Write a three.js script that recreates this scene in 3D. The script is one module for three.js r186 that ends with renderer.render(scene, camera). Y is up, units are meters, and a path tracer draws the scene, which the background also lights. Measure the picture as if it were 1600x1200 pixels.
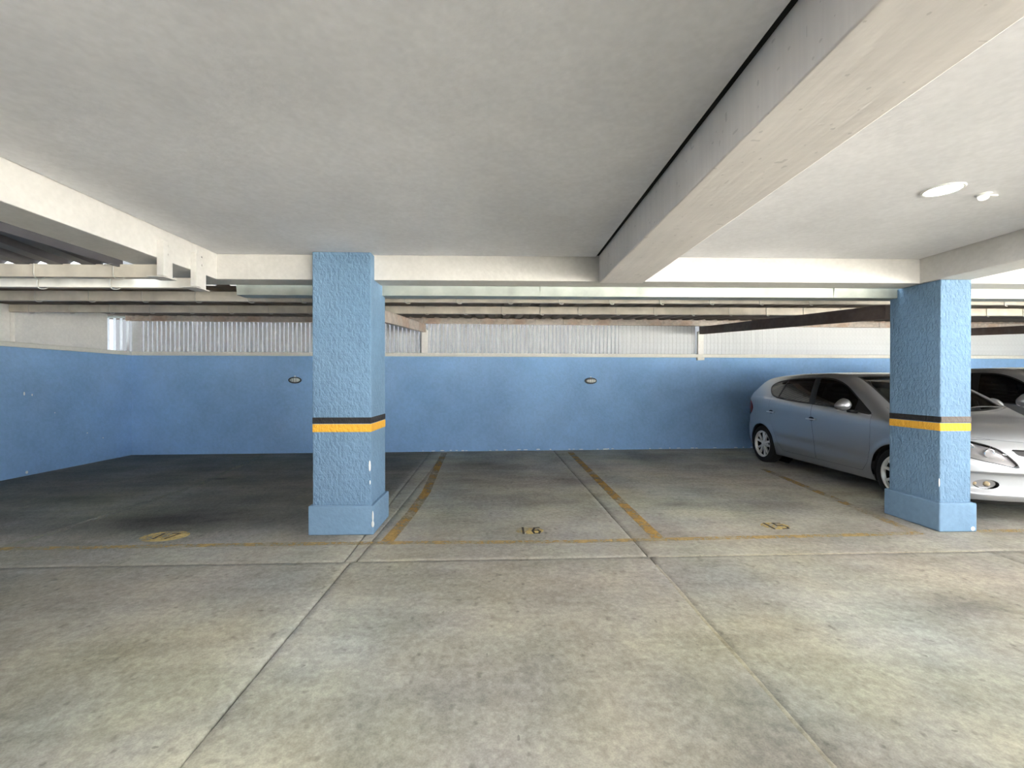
import * as THREE from 'three';
import { RoundedBoxGeometry } from 'three/addons/geometries/RoundedBoxGeometry.js';
import { mergeGeometries, mergeVertices } from 'three/addons/utils/BufferGeometryUtils.js';
import { RectAreaLightUniformsLib } from 'three/addons/lights/RectAreaLightUniformsLib.js';

// ---------------------------------------------------------------- camera, sky, sun, exposure
const scene = new THREE.Scene();
const renderer = new THREE.WebGLRenderer({ antialias: true });
renderer.shadowMap.enabled = true;
renderer.shadowMap.type = THREE.PCFSoftShadowMap;
renderer.toneMapping = THREE.LinearToneMapping;
renderer.toneMappingExposure = 5.25;
RectAreaLightUniformsLib.init();

const camera = new THREE.PerspectiveCamera(2 * Math.atan(600 / 700) * 180 / Math.PI, 4 / 3, 0.05, 200);
camera.position.set(0, 1.38, 0);
camera.rotation.set(-3 / 700, -18 / 700, 0, 'YXZ');
scene.add(camera);

scene.background = new THREE.Color().setRGB(0.80, 0.90, 1.0);
scene.backgroundIntensity = 1.7;
const sun = new THREE.DirectionalLight(new THREE.Color().setRGB(1, 0.98, 0.97), 31);
sun.position.set(40, 34, 14);
sun.target.position.set(8, 0, 4);
sun.castShadow = true;
Object.assign(sun.shadow.camera, { left: -24, right: 24, top: 24, bottom: -24, near: 1, far: 90 });
sun.shadow.mapSize.set(4096, 4096);
sun.shadow.bias = -0.0004;
scene.add(sun, sun.target);

// power of one ceiling downlight (radiance of its face)
const LAMP = 110, LAMP_COLOR = new THREE.Color().setRGB(1.0, 0.98, 0.96);

// ---------------------------------------------------------------- helpers
let seed = 7;
const rnd = () => { seed = (seed * 1664525 + 1013904223) >>> 0; return seed / 4294967296; };
const clamp = (v, a, b) => v < a ? a : v > b ? b : v;
const sstep = (a, b, v) => { const t = clamp((v - a) / (b - a), 0, 1); return t * t * (3 - 2 * t); };
const hash = (x, y, s) => { let h = (x * 374761393 + y * 668265263 + s * 2147483647) | 0; h = Math.imul(h ^ (h >>> 13), 1274126177); return ((h ^ (h >>> 16)) >>> 0) / 4294967296; };
function noise(x, y, s = 0, per = 0) {                    // value noise, repeating every «per» cells if given
  const xi = Math.floor(x), yi = Math.floor(y), fx = x - xi, fy = y - yi, m = (v) => per ? ((v % per) + per) % per : v;
  const u = fx * fx * (3 - 2 * fx), v = fy * fy * (3 - 2 * fy);
  const a = hash(m(xi), m(yi), s), b = hash(m(xi + 1), m(yi), s), c = hash(m(xi), m(yi + 1), s), d = hash(m(xi + 1), m(yi + 1), s);
  return a + (b - a) * u + (c - a) * v + (a - b - c + d) * u * v;
}
function fbm(x, y, oct, s = 0, per = 0) {
  let a = 0, w = 0.5, t = 0;
  for (let i = 0; i < oct; i++) { a += w * noise(x, y, s + i, per); t += w; w *= 0.55; x *= 2; y *= 2; per *= 2; }
  return a / t;
}
const lin = (c) => c <= 0.04045 ? c / 12.92 : Math.pow((c + 0.055) / 1.055, 2.4);
const srgb = (r, g, b) => new THREE.Color().setRGB(lin(r / 255), lin(g / 255), lin(b / 255));

// a texture of n x n pixels repeating every «size» metres; f(u, v) gives one number or [r, g, b] (0..1)
function tex(n, size, f, color = false) {
  const d = new Uint8Array(n * n * 4);
  for (let j = 0; j < n; j++) for (let i = 0; i < n; i++) {
    const v = f(i / n, j / n), k = (j * n + i) * 4;
    if (typeof v === 'number') d[k] = d[k + 1] = d[k + 2] = clamp(v, 0, 1) * 255;
    else for (let c = 0; c < 3; c++) d[k + c] = clamp(v[c], 0, 1) * 255;
    d[k + 3] = 255;
  }
  const t = new THREE.DataTexture(d, n, n);
  t.wrapS = t.wrapT = THREE.RepeatWrapping; t.magFilter = THREE.LinearFilter; t.minFilter = THREE.LinearMipmapLinearFilter; t.generateMipmaps = true;
  t.repeat.set(1 / size, 1 / size);
  if (color) t.colorSpace = THREE.SRGBColorSpace;
  t.needsUpdate = true;
  return t;
}
const std = (o) => new THREE.MeshStandardMaterial(o);

// uv in metres from the dominant direction of each triangle
function metreUV(g) {
  if (g.index) g = g.toNonIndexed();
  const p = g.attributes.position.array, n = p.length / 3, uv = new Float32Array(n * 2);
  for (let i = 0; i < n; i += 3) {
    const k = i * 3, ax = p[k + 3] - p[k], ay = p[k + 4] - p[k + 1], az = p[k + 5] - p[k + 2], bx = p[k + 6] - p[k], by = p[k + 7] - p[k + 1], bz = p[k + 8] - p[k + 2];
    const nx = Math.abs(ay * bz - az * by), ny = Math.abs(az * bx - ax * bz), nz = Math.abs(ax * by - ay * bx);
    for (let q = 0; q < 3; q++) {
      const x = p[k + q * 3], y = p[k + q * 3 + 1], z = p[k + q * 3 + 2], o = (i + q) * 2;
      if (nx >= ny && nx >= nz) { uv[o] = z; uv[o + 1] = y; } else if (ny >= nz) { uv[o] = x; uv[o + 1] = z; } else { uv[o] = x; uv[o + 1] = y; }
    }
  }
  g.setAttribute('uv', new THREE.BufferAttribute(uv, 2));
  return g;
}
// a box between two corners with small rounded edges
function box(x0, x1, y0, y1, z0, z1, r = 0.004) {
  const w = x1 - x0, h = y1 - y0, d = z1 - z0;
  const g = r > 0 ? new RoundedBoxGeometry(w, h, d, 1, Math.min(r, w / 2.1, h / 2.1, d / 2.1)) : new THREE.BoxGeometry(w, h, d);
  g.translate((x0 + x1) / 2, (y0 + y1) / 2, (z0 + z1) / 2);
  return metreUV(g);
}
const join = (...gs) => mergeGeometries(gs.map((g) => { g = g.index ? g.toNonIndexed() : g; for (const k of Object.keys(g.attributes)) if (!['position', 'normal', 'uv'].includes(k)) g.deleteAttribute(k); return g; }), false);
function tube(points, r, seg = 24, rad = 6) {
  return new THREE.TubeGeometry(new THREE.CatmullRomCurve3(points.map((p) => new THREE.Vector3(...p))), seg, r, rad, false);
}

const used = {};
function numbered(name) { const n = used[name] = (used[name] ?? -1) + 1; return n ? name + '_' + String(n).padStart(3, '0') : name; }
function thing(name, label, category, [x, y, z] = [0, 0, 0], group) {
  const o = new THREE.Group(); o.name = numbered(name); o.position.set(x, y, z); scene.add(o);
  o.userData = { label, category }; if (group) o.userData.group = group;
  return o;
}
function structure(name, [x, y, z] = [0, 0, 0]) {
  const o = new THREE.Group(); o.name = name; o.position.set(x, y, z); o.userData = { kind: 'structure' }; scene.add(o);
  return o;
}
// a part: geometry in world axes, moved into its parent's
function part(name, g, m, parent, label) {
  const at = new THREE.Vector3(); let p = parent; while (p && p !== scene) { at.add(p.position); p = p.parent; }
  g.translate(-at.x, -at.y, -at.z);
  return localPart(name, g, m, parent, label);
}
function localPart(name, g, m, parent, label) {
  const o = new THREE.Mesh(g, m);
  parent.userData.n ??= {}; const n = parent.userData.n[name] = (parent.userData.n[name] ?? -1) + 1;
  o.name = n ? name + '_' + String(n).padStart(3, '0') : name;
  if (label) o.userData.label = label;
  o.castShadow = o.receiveShadow = true;
  parent.add(o);
  return o;
}

// ---------------------------------------------------------------- materials
const concreteMap = tex(2048, 3.1, (u, v) => {
  const big = fbm(u * 6, v * 6, 5, 3, 6), fine = fbm(u * 128, v * 128, 3, 11, 128), pit = fbm(u * 60, v * 60, 2, 21, 60), streak = fbm(u * 8, v * 40, 3, 31, 8);
  const grit = noise(u * 700, v * 700, 17, 700);
  let k = 0.80 + 0.24 * (big - 0.5) + 0.20 * (fine - 0.5) + 0.10 * (streak - 0.5) + 0.09 * (grit - 0.5);
  if (noise(u * 45, v * 45, 19, 45) > 0.985) k -= 0.25 * fine;
  if (pit > 0.77) k -= 0.8 * (pit - 0.77);
  if (pit < 0.2) k += 0.3 * (0.2 - pit);
  const warm = fbm(u * 4, v * 4, 4, 41, 4) - 0.5, green = fbm(u * 3, v * 3, 4, 45, 3) - 0.5;
  return [k * (1 + 0.07 * warm - 0.05 * green), k * (1 + 0.01 * warm + 0.03 * green), k * (0.965 - 0.14 * warm - 0.06 * green)];
}, true);
const concreteBump = tex(2048, 3.1, (u, v) => 0.5 + 0.6 * (fbm(u * 24, v * 24, 4, 5, 24) - 0.5) + 0.5 * (fbm(u * 200, v * 200, 2, 9, 200) - 0.5) - 1.5 * Math.max(0, fbm(u * 60, v * 60, 2, 21, 60) - 0.75));
const plasterBump = tex(512, 0.9, (u, v) => 0.5 + 0.7 * (fbm(u * 40, v * 40, 4, 51, 40) - 0.5));
const plasterMap = tex(512, 2.3, (u, v) => { const k = 0.93 + 0.10 * (fbm(u * 5, v * 5, 5, 61, 5) - 0.5) + 0.05 * (fbm(u * 90, v * 90, 2, 63, 90) - 0.5); return [k, k, k * 0.995]; }, true);
const renderBump = tex(1024, 0.62, (u, v) => {                // coarse scratched render on the columns
  const a = fbm(u * 26 + 0.7 * noise(u * 10, v * 10, 2, 10), v * 14, 3, 71, 2) , b = fbm(u * 44, v * 26, 3, 77, 2);
  const r = noise(u * 36, v * 20, 81, 0) ;
  const x = noise(u * 40, v * 22, 71, 2 * 20) * 0.6 + noise(u * 80, v * 50, 72, 10) * 0.4;
  return 0.15 + 0.85 * sstep(0.3, 0.75, x) + 0 * (a + b + r);
});
const blueMap = tex(1024, 4.3, (u, v) => {
  const a = fbm(u * 5, v * 5, 5, 91, 5), f = fbm(u * 120, v * 120, 2, 93, 120);
  const k = 0.90 + 0.16 * (a - 0.5) + 0.06 * (f - 0.5), h = fbm(u * 4, v * 4, 3, 95, 4) - 0.5;
  return [k * (1 + 0.1 * h), k * (1 + 0.03 * h), k];
}, true);
const boardMap = tex(1024, 2.0, (u, v) => {                  // board-marked painted concrete (streaks run along v)
  const s = fbm(u * 60, v * 3, 4, 101, 3), a = fbm(u * 6, v * 6, 4, 103, 6);
  let k = 0.93 + 0.06 * (s - 0.5) + 0.10 * (a - 0.5);
  if (noise(u * 70, v * 70, 105, 70) > 0.93) k -= 0.08;
  return [k, k * 0.985, k * 0.965];
}, true);
const boardBump = tex(1024, 2.0, (u, v) => 0.5 + 0.5 * (fbm(u * 60, v * 3, 4, 101, 3) - 0.5) + 0.5 * (fbm(u * 40, v * 40, 3, 107, 40) - 0.5) - 2.0 * Math.max(0, noise(u * 50, v * 50, 109, 50) - 0.9));
const rustMap = tex(512, 1.7, (u, v) => {
  const r = sstep(0.45, 0.7, fbm(u * 6, v * 6, 5, 111, 6)), k = 0.86 + 0.2 * (fbm(u * 40, v * 40, 3, 113, 40) - 0.5);
  return [k * (1 - 0.05 * r), k * (0.985 - 0.11 * r), k * (0.97 - 0.15 * r)];
}, true);
const dirtMap = tex(512, 1.3, (u, v) => { const k = 0.86 + 0.28 * (fbm(u * 6, v * 6, 5, 121, 6) - 0.5); return [k, k * 0.97, k * 0.93]; }, true);
const wornAlpha = (cut, s) => tex(512, 1.6, (u, v) => clamp(cut + 1.5 * (0.65 * fbm(u * 9, v * 9, 4, s, 9) + 0.35 * fbm(u * 90, v * 90, 2, s + 7, 90) - 0.5), 0, 1));

const M = {
  floor: std({ map: concreteMap, bumpMap: concreteBump, bumpScale: 0.006, roughness: 0.86, vertexColors: true }),
  mortar: std({ color: srgb(196, 190, 172), map: concreteMap, bumpMap: concreteBump, bumpScale: 0.006, roughness: 0.95 }),
  subfloor: std({ color: srgb(36, 34, 31), roughness: 1 }),
  ceiling: std({ color: srgb(236, 236, 240), map: plasterMap, bumpMap: plasterBump, bumpScale: 0.0015, roughness: 0.95 }),
  gap: std({ color: srgb(16, 15, 15), roughness: 1 }),
  slab: std({ color: srgb(60, 58, 56), roughness: 1 }),
  beam: std({ color: srgb(210, 208, 204), map: plasterMap, bumpMap: plasterBump, bumpScale: 0.002, roughness: 0.9 }),
  board: std({ color: srgb(236, 234, 234), map: boardMap, bumpMap: boardBump, bumpScale: 0.0022, roughness: 0.92 }),
  blue: std({ color: srgb(152, 194, 240), map: blueMap, bumpMap: plasterBump, bumpScale: 0.004, roughness: 0.85 }),
  column: std({ color: srgb(122, 156, 186), map: blueMap, bumpMap: renderBump, bumpScale: 0.006, roughness: 0.9 }),
  plinth: std({ color: srgb(130, 164, 194), map: blueMap, bumpMap: plasterBump, bumpScale: 0.005, roughness: 0.9 }),
  black: std({ color: srgb(38, 37, 38), bumpMap: renderBump, bumpScale: 0.004, roughness: 0.85 }),
  yellow: std({ color: srgb(246, 184, 60), map: plasterMap, bumpMap: renderBump, bumpScale: 0.004, roughness: 0.85 }),
  cap: std({ color: srgb(240, 238, 230), map: plasterMap, roughness: 0.9 }),
  white: std({ color: srgb(246, 245, 242), map: plasterMap, roughness: 0.8 }),
  clad: std({ color: srgb(226, 230, 234), map: plasterMap, roughness: 0.6 }),
  addedDark: std({ color: srgb(34, 37, 40), roughness: 1 }),
  tin: std({ color: srgb(104, 106, 116), map: dirtMap, roughness: 0.45, metalness: 0.3, side: THREE.DoubleSide }),
  roof: std({ color: srgb(128, 118, 108), map: dirtMap, roughness: 0.8, side: THREE.DoubleSide }),
  purlin: std({ color: srgb(236, 235, 228), map: dirtMap, roughness: 0.55 }),
  rust: std({ color: srgb(226, 218, 210), map: rustMap, roughness: 0.65 }),
  rafter: std({ color: srgb(120, 106, 100), map: rustMap, roughness: 0.6 }),
  galv: std({ color: srgb(196, 208, 206), map: dirtMap, roughness: 0.42, metalness: 0.45 }),
  bolt: std({ color: srgb(196, 194, 186), roughness: 0.4, metalness: 0.6 }),
  patch: std({ color: srgb(232, 232, 228), roughness: 0.95 }),
  line: std({ color: srgb(186, 148, 74), roughness: 0.9, alphaMap: wornAlpha(0.5, 131), transparent: true }),
  faint: std({ color: srgb(190, 160, 100), roughness: 0.9, alphaMap: wornAlpha(0.40, 141), transparent: true }),
  pale: std({ color: srgb(170, 166, 146), roughness: 0.9, alphaMap: wornAlpha(0.34, 151), transparent: true }),
  digit: std({ color: srgb(34, 28, 18), roughness: 0.9 }),
  plate: std({ color: srgb(222, 194, 124), roughness: 0.9, alphaMap: wornAlpha(0.48, 161), transparent: true }),
  rim: std({ color: srgb(235, 235, 232), roughness: 0.45 }),
  glow: std({ color: srgb(255, 255, 255), emissive: new THREE.Color().setRGB(1, 1, 1), emissiveIntensity: 2.2, roughness: 0.4 }),
};
for (const m of [M.line, M.faint, M.pale, M.plate]) { m.polygonOffset = true; m.polygonOffsetFactor = -1; m.polygonOffsetUnits = -1; }

// ---------------------------------------------------------------- the setting: floor
const CEIL = 2.56, BEAM = 2.33;
const backZ = (x) => -8.66 - 0.045 * (x + 6.97);             // the face of the back wall
const floor = structure('floor');
part('subfloor', box(-7.4, 12.6, -0.4, -0.03, -9.9, 7.5, 0), M.subfloor, floor);
{
  // concrete tone: tyre and oil dirt, with shade and brightening painted in
  const blot = (x, z, cx, cz, rx, rz, turn = 0) => { const c = Math.cos(turn), s = Math.sin(turn), dx = x - cx, dz = z - cz, a = (dx * c + dz * s) / rx, b = (-dx * s + dz * c) / rz; return Math.exp(-(a * a + b * b)); };
  const tone = (x, z) => {
    let k = 0.82 - 0.22 * (fbm(x * 0.7 + 9, z * 0.7, 4, 201) - 0.5) + 0.30 * (fbm(x * 0.5, z * 2.6, 4, 211) - 0.5);
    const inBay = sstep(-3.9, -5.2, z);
    k += (0.10 + 0.17 * sstep(-1.2, 1.6, x)) * inBay;  // bays painted brighter to make up for weak light, more towards the right
    k -= 0.42 * sstep(-1.25, -1.55, x + 0.04 * (z + 5)) * sstep(-3.6, -4.6, z) * (0.75 + 0.5 * fbm(x * 1.2, z * 1.2, 3, 221));  // shade of the left bay put into the slab colour, broken by mottling
    k -= 0.22 * blot(x, z, 0.0, -6.6, 1.0, 1.2) * fbm(x * 2, z * 6, 3, 231) * 1.6;
    for (const b of [[0.95, -6.3, 0.30, 0.5], [-0.3, -7.6, 0.5, 0.25], [0.5, -5.1, 0.4, 0.15], [2.6, -8.2, 0.5, 0.5], [2.0, -5.0, 0.3, 0.14], [3.1, -4.9, 0.45, 0.2], [-4.0, -6.5, 0.12, 0.05], [2.9, -2.7, 0.3, 0.2], [5.4, -6.3, 1.2, 2.2], [-3.1, -4.6, 0.8, 0.4], [7.6, -6.3, 1.2, 2.2]]) k -= 0.34 * blot(x, z, ...b) * (0.5 + fbm(x * 5, z * 9, 3, 241));  // spots of dirt, and two wide darker areas under the cars
    k -= 0.24 * blot(x, z, -3.7, -3.1, 1.7, 0.75) * (0.6 + 0.8 * fbm(x * 2, z * 2, 3, 271));  // soft shade at the left of the drive, painted into the concrete
    return clamp(k, 0.12, 1.3);
  };
  const slab = (corners, fine) => {                          // corners: far left, far right, near right, near left, each [x, z]
    const [a, b, c, d] = corners, len = (p, q) => Math.hypot(p[0] - q[0], p[1] - q[1]);
    const nu = Math.max(4, Math.ceil(len(a, b) / fine)), nv = Math.max(4, Math.ceil(len(a, d) / fine)), P = [], C = [], UV = [], I = [];
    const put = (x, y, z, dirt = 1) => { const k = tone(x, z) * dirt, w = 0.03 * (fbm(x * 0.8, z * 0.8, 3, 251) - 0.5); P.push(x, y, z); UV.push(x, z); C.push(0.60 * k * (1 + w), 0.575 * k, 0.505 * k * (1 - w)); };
    for (let j = 0; j <= nv; j++) for (let i = 0; i <= nu; i++) {
      const u = i / nu, v = j / nv; let x = (a[0] * (1 - u) + b[0] * u) * (1 - v) + (d[0] * (1 - u) + c[0] * u) * v, z = (a[1] * (1 - u) + b[1] * u) * (1 - v) + (d[1] * (1 - u) + c[1] * u) * v;
      const g = 0.004, chip = (p, q, s) => 0.012 * Math.pow(Math.max(0, fbm(p * 7, q * 7, 3, s) - 0.5) * 2, 2) + 0.003 * noise(p * 30, q * 30, s);
      if (i === 0) x += g + chip(x, z, 261); if (i === nu) x -= g + chip(x, z, 263);
      if (j === 0) z += g + chip(x, z, 265); if (j === nv) z -= g + chip(x, z, 267);
      const edge = i === 0 || j === 0 || i === nu || j === nv;
      put(x, edge ? -0.0006 : 0, z, 1);
    }
    const at = (i, j) => j * (nu + 1) + i;
    for (let j = 0; j < nv; j++) for (let i = 0; i < nu; i++) I.push(at(i, j), at(i, j + 1), at(i + 1, j), at(i + 1, j), at(i, j + 1), at(i + 1, j + 1));
    const ring = []; for (let i = 0; i < nu; i++) ring.push(at(i, 0)); for (let j = 0; j < nv; j++) ring.push(at(nu, j)); for (let i = nu; i > 0; i--) ring.push(at(i, nv)); for (let j = nv; j > 0; j--) ring.push(at(0, j));
    const base = P.length / 3; for (const r of ring) put(P[r * 3], -0.031, P[r * 3 + 2], 0.25);
    ring.forEach((r, k) => { const q = (k + 1) % ring.length; I.push(r, ring[q], base + k, ring[q], base + q, base + k); });
    const g = new THREE.BufferGeometry();
    g.setAttribute('position', new THREE.Float32BufferAttribute(P, 3)); g.setAttribute('uv', new THREE.Float32BufferAttribute(UV, 2)); g.setAttribute('color', new THREE.Float32BufferAttribute(C, 3)); g.setIndex(I); g.computeVertexNormals();
    return part('concrete_slab', g, M.floor, floor);
  };
  const zt = (x) => -3.485 - 0.0175 * x, zb = (x) => backZ(x) - 0.12;
  const L0 = -1.15, R0 = 1.175, X3 = 3.97, f = 0.055, far = 7.4;
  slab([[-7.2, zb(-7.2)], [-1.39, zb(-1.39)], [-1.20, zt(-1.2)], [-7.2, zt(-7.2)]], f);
  slab([[-1.39, zb(-1.39)], [-1.08, zb(-1.08)], [-1.11, zt(-1.11)], [-1.20, zt(-1.2)]], f);
  slab([[-1.08, zb(-1.08)], [1.06, zb(1.06)], [1.165, zt(1.165)], [-1.11, zt(-1.11)]], f);
  slab([[1.06, zb(1.06)], [6.4, zb(6.4)], [6.4, zt(6.4)], [1.165, zt(1.165)]], f);
  slab([[6.4, zb(6.4)], [12.6, zb(12.6)], [12.6, zt(12.6)], [6.4, zt(6.4)]], 0.12);
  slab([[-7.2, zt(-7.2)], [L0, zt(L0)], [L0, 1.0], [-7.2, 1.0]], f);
  slab([[L0, zt(L0)], [R0, zt(R0)], [R0 + 0.05, 1.0], [L0, 1.0]], f);
  slab([[R0, zt(R0)], [X3, zt(X3)], [X3, 1.0], [R0 + 0.05, 1.0]], f);
  slab([[X3, zt(X3)], [12.6, zt(12.6)], [12.6, 1.0], [X3, 1.0]], 0.09);
  for (const [x0, x1] of [[-7.2, L0], [L0, R0 + 0.05], [R0 + 0.05, X3], [X3, 12.6]]) slab([[x0, 1.0], [x1, 1.0], [x1, far], [x0, far]], 0.2);
}
// pale crumbling mortar that stands a little proud in two of the joints
function bead(points, w, s) {
  const c = new THREE.CatmullRomCurve3(points.map(([x, z]) => new THREE.Vector3(x, 0, z))), n = Math.ceil(c.getLength() / 0.02), P = [], UV = [], I = [];
  for (let i = 0; i <= n; i++) {
    const p = c.getPoint(i / n), t = c.getTangent(i / n), q = i * 0.02, a = w * (0.35 + 0.9 * fbm(q * 5, 1.5, 3, s)), h = 0.004 * fbm(q * 9, 2.5, 3, s + 5), o = 0.012 * (fbm(q * 3, 7.5, 3, s + 9) - 0.5);
    for (const [e, y] of [[-1, -0.0005], [-0.4, h], [0.4, h * 0.8], [1, -0.0005]]) { const x = p.x - t.z * (a * e + o), z = p.z + t.x * (a * e + o); P.push(x, y, z); UV.push(x, z); }
    if (i) for (let k = 0; k < 3; k++) { const b = 4 * i + k, d = b - 4; I.push(d, b, d + 1, d + 1, b, b + 1); }
  }
  const g = new THREE.BufferGeometry(); g.setAttribute('position', new THREE.Float32BufferAttribute(P, 3)); g.setAttribute('uv', new THREE.Float32BufferAttribute(UV, 2)); g.setIndex(I); g.computeVertexNormals();
  if (g.attributes.normal.getY(1) < 0) { const ix = g.index.array; for (let i = 0; i < ix.length; i += 3) { const k = ix[i]; ix[i] = ix[i + 1]; ix[i + 1] = k; } g.computeVertexNormals(); }
  part('joint_mortar', g, M.mortar, floor);
}
bead([[1.178, -3.35], [1.183, -2.5], [1.195, -1.5], [1.21, -0.4], [1.222, 0.9]], 0.013, 301);
bead([[1.25, -3.508], [2.2, -3.524], [3.2, -3.542], [3.95, -3.555]], 0.012, 321);
// painted lines and numbers: thin films of paint on the slabs
function stripe(points, w, m) {
  const P = [], UV = [], I = []; let s = 0;
  points.forEach(([x, z], i) => {
    const p = points[Math.max(0, i - 1)], q = points[Math.min(points.length - 1, i + 1)], dx = q[0] - p[0], dz = q[1] - p[1], l = Math.hypot(dx, dz), nx = -dz / l * w / 2, nz = dx / l * w / 2;
    if (i) s += Math.hypot(x - points[i - 1][0], z - points[i - 1][1]);
    P.push(x + nx, 0.0015, z + nz, x - nx, 0.0015, z - nz); UV.push(x + nx, z + nz, x - nx, z - nz);
    if (i) I.push(2 * i - 2, 2 * i - 1, 2 * i, 2 * i, 2 * i - 1, 2 * i + 1);
  });
  const g = new THREE.BufferGeometry(); g.setAttribute('position', new THREE.Float32BufferAttribute(P, 3)); g.setAttribute('uv', new THREE.Float32BufferAttribute(UV, 2)); g.setIndex(I); g.computeVertexNormals();
  const a = g.attributes.normal.array; if (a[1] < 0) { const ix = g.index.array; for (let i = 0; i < ix.length; i += 3) { const t = ix[i]; ix[i] = ix[i + 1]; ix[i + 1] = t; } g.computeVertexNormals(); }
  return part('parking_line', g, m, floor);
}
stripe([[-6.9, -3.73], [-4.13, -3.80], [-2.07, -3.85], [-1.0, -3.86]], 0.075, M.faint);
stripe([[-1.0, -3.86], [0.65, -3.85], [1.45, -3.885], [2.98, -3.944], [3.85, -3.99]], 0.075, M.faint);
stripe([[4.4, -4.02], [6.5, -4.05], [9.5, -4.1]], 0.075, M.faint);
stripe([[-1.09, -8.7], [-1.02, -7.2], [-0.93, -5.6], [-0.94, -4.7], [-0.98, -3.9]], 0.11, M.line);
stripe([[1.37, -8.75], [1.38, -5.4], [1.39, -3.92]], 0.11, M.line);
stripe([[4.16, -7.0], [3.95, -5.2], [3.8, -4.03]], 0.10, M.faint);
stripe([[-4.47, -8.55], [-4.05, -6.1], [-4.08, -4.4], [-4.13, -3.85]], 0.10, M.pale);
function bayNumber(text, x, z, ellipse) {
  const H = ellipse ? 0.13 : 0.17, W = ellipse ? 0.06 : 0.07, S = 0.02, glyphs = {
    1: [[[0.5, 0], [0.5, 1]]],
    5: [[[1, 1], [0, 1], [0, 0.55], [0.75, 0.58], [1, 0.32], [0.8, 0.04], [0, 0]]],
    6: [[[0.95, 0.98], [0.35, 0.9], [0.02, 0.4], [0.2, 0.03], [0.8, 0.03], [1, 0.3], [0.75, 0.55], [0.1, 0.45]]],
    7: [[[0, 1], [1, 1], [0.45, 0]]],
  };
  const back = new THREE.CircleGeometry(1, 40); back.scale(ellipse ? 0.2 : 0.13, ellipse ? 0.14 : 0.10, 1); back.rotateX(-Math.PI / 2); back.translate(x, 0.0018, z);
  const uv = back.attributes.uv, p = back.attributes.position; for (let i = 0; i < uv.count; i++) uv.setXY(i, p.getX(i), p.getZ(i));
  const gs = [];
  [...text].forEach((ch, i) => {
    const ox = x + (i - text.length / 2) * (W + 0.05) + 0.025;
    for (const line of glyphs[ch]) for (let k = 1; k < line.length; k++) {
      const [a, b] = [line[k - 1], line[k]], x0 = ox + a[0] * W, z0 = z + H / 2 - a[1] * H, x1 = ox + b[0] * W, z1 = z + H / 2 - b[1] * H, l = Math.hypot(x1 - x0, z1 - z0);
      const g = new THREE.BoxGeometry(l + S, 0.0008, S); g.rotateY(-Math.atan2(z1 - z0, x1 - x0)); g.translate((x0 + x1) / 2, 0.0026, (z0 + z1) / 2); gs.push(g);
    }
  });
  const patch = part('bay_number', back, M.plate, floor);
  part('digits', join(...gs), M.digit, patch);
}
bayNumber('17', -3.0, -4.08, true); bayNumber('16', 0.27, -4.15, false); bayNumber('15', 2.63, -4.22, false);

// ---------------------------------------------------------------- the setting: walls
{
  const w = structure('wall_left', [-7.07, 0, -1]);
  part('wall', box(-7.16, -6.98, -0.02, 1.885, -8.85, 7.5), M.blue, w);
  part('coping', box(-7.19, -6.95, 1.885, 1.955, -8.75, 7.5, 0.01), M.cap, w);
  const zs = [-8.22, -6.86, -6.0, -4.6, -3.2, -1.8, -0.4, 1.0, 2.4, 3.8, 5.2, 6.6, 7.5];
  for (let i = 0; i + 1 < zs.length; i++) if (zs[i] !== -6.86) part('wall_panel', box(-7.13, -7.04, 1.957, 2.66, zs[i] + 0.004, zs[i + 1] - 0.004), M.white, w); else part('wall_panel', box(-7.13, -7.04, 1.957, 2.66, -6.62, -6.004), M.white, w);
  part('wall_panel', box(-7.13, -7.02, 1.957, 2.66, -6.856, -6.72), M.white, w);
  part('post', box(-7.10, -6.985, 1.955, 2.40, -6.74, -6.63), M.white, w);
  // scuffs where the paint has come off
  for (const [z, y, a, b] of [[-6.75, 1.21, 0.012, 0.028], [-6.86, 1.19, 0.01, 0.016], [-6.78, 0.05, 0.02, 0.022], [-7.75, 0.52, 0.014, 0.008], [-8.05, 0.40, 0.012, 0.008], [-7.2, 0.9, 0.006, 0.01]]) {
    const g = new THREE.SphereGeometry(1, 8, 6); g.scale(0.0015, b, a); g.translate(-6.98, y, z); part('paint_chip', g, M.patch, w);
  }
}
const wallBack = structure('wall_back', [-6.97, 0, -8.66]);
wallBack.rotation.y = Math.atan(0.045);
const bw = (x) => (x + 6.97) * Math.hypot(1, 0.045);         // distance along the back wall of a point at world x
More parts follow.
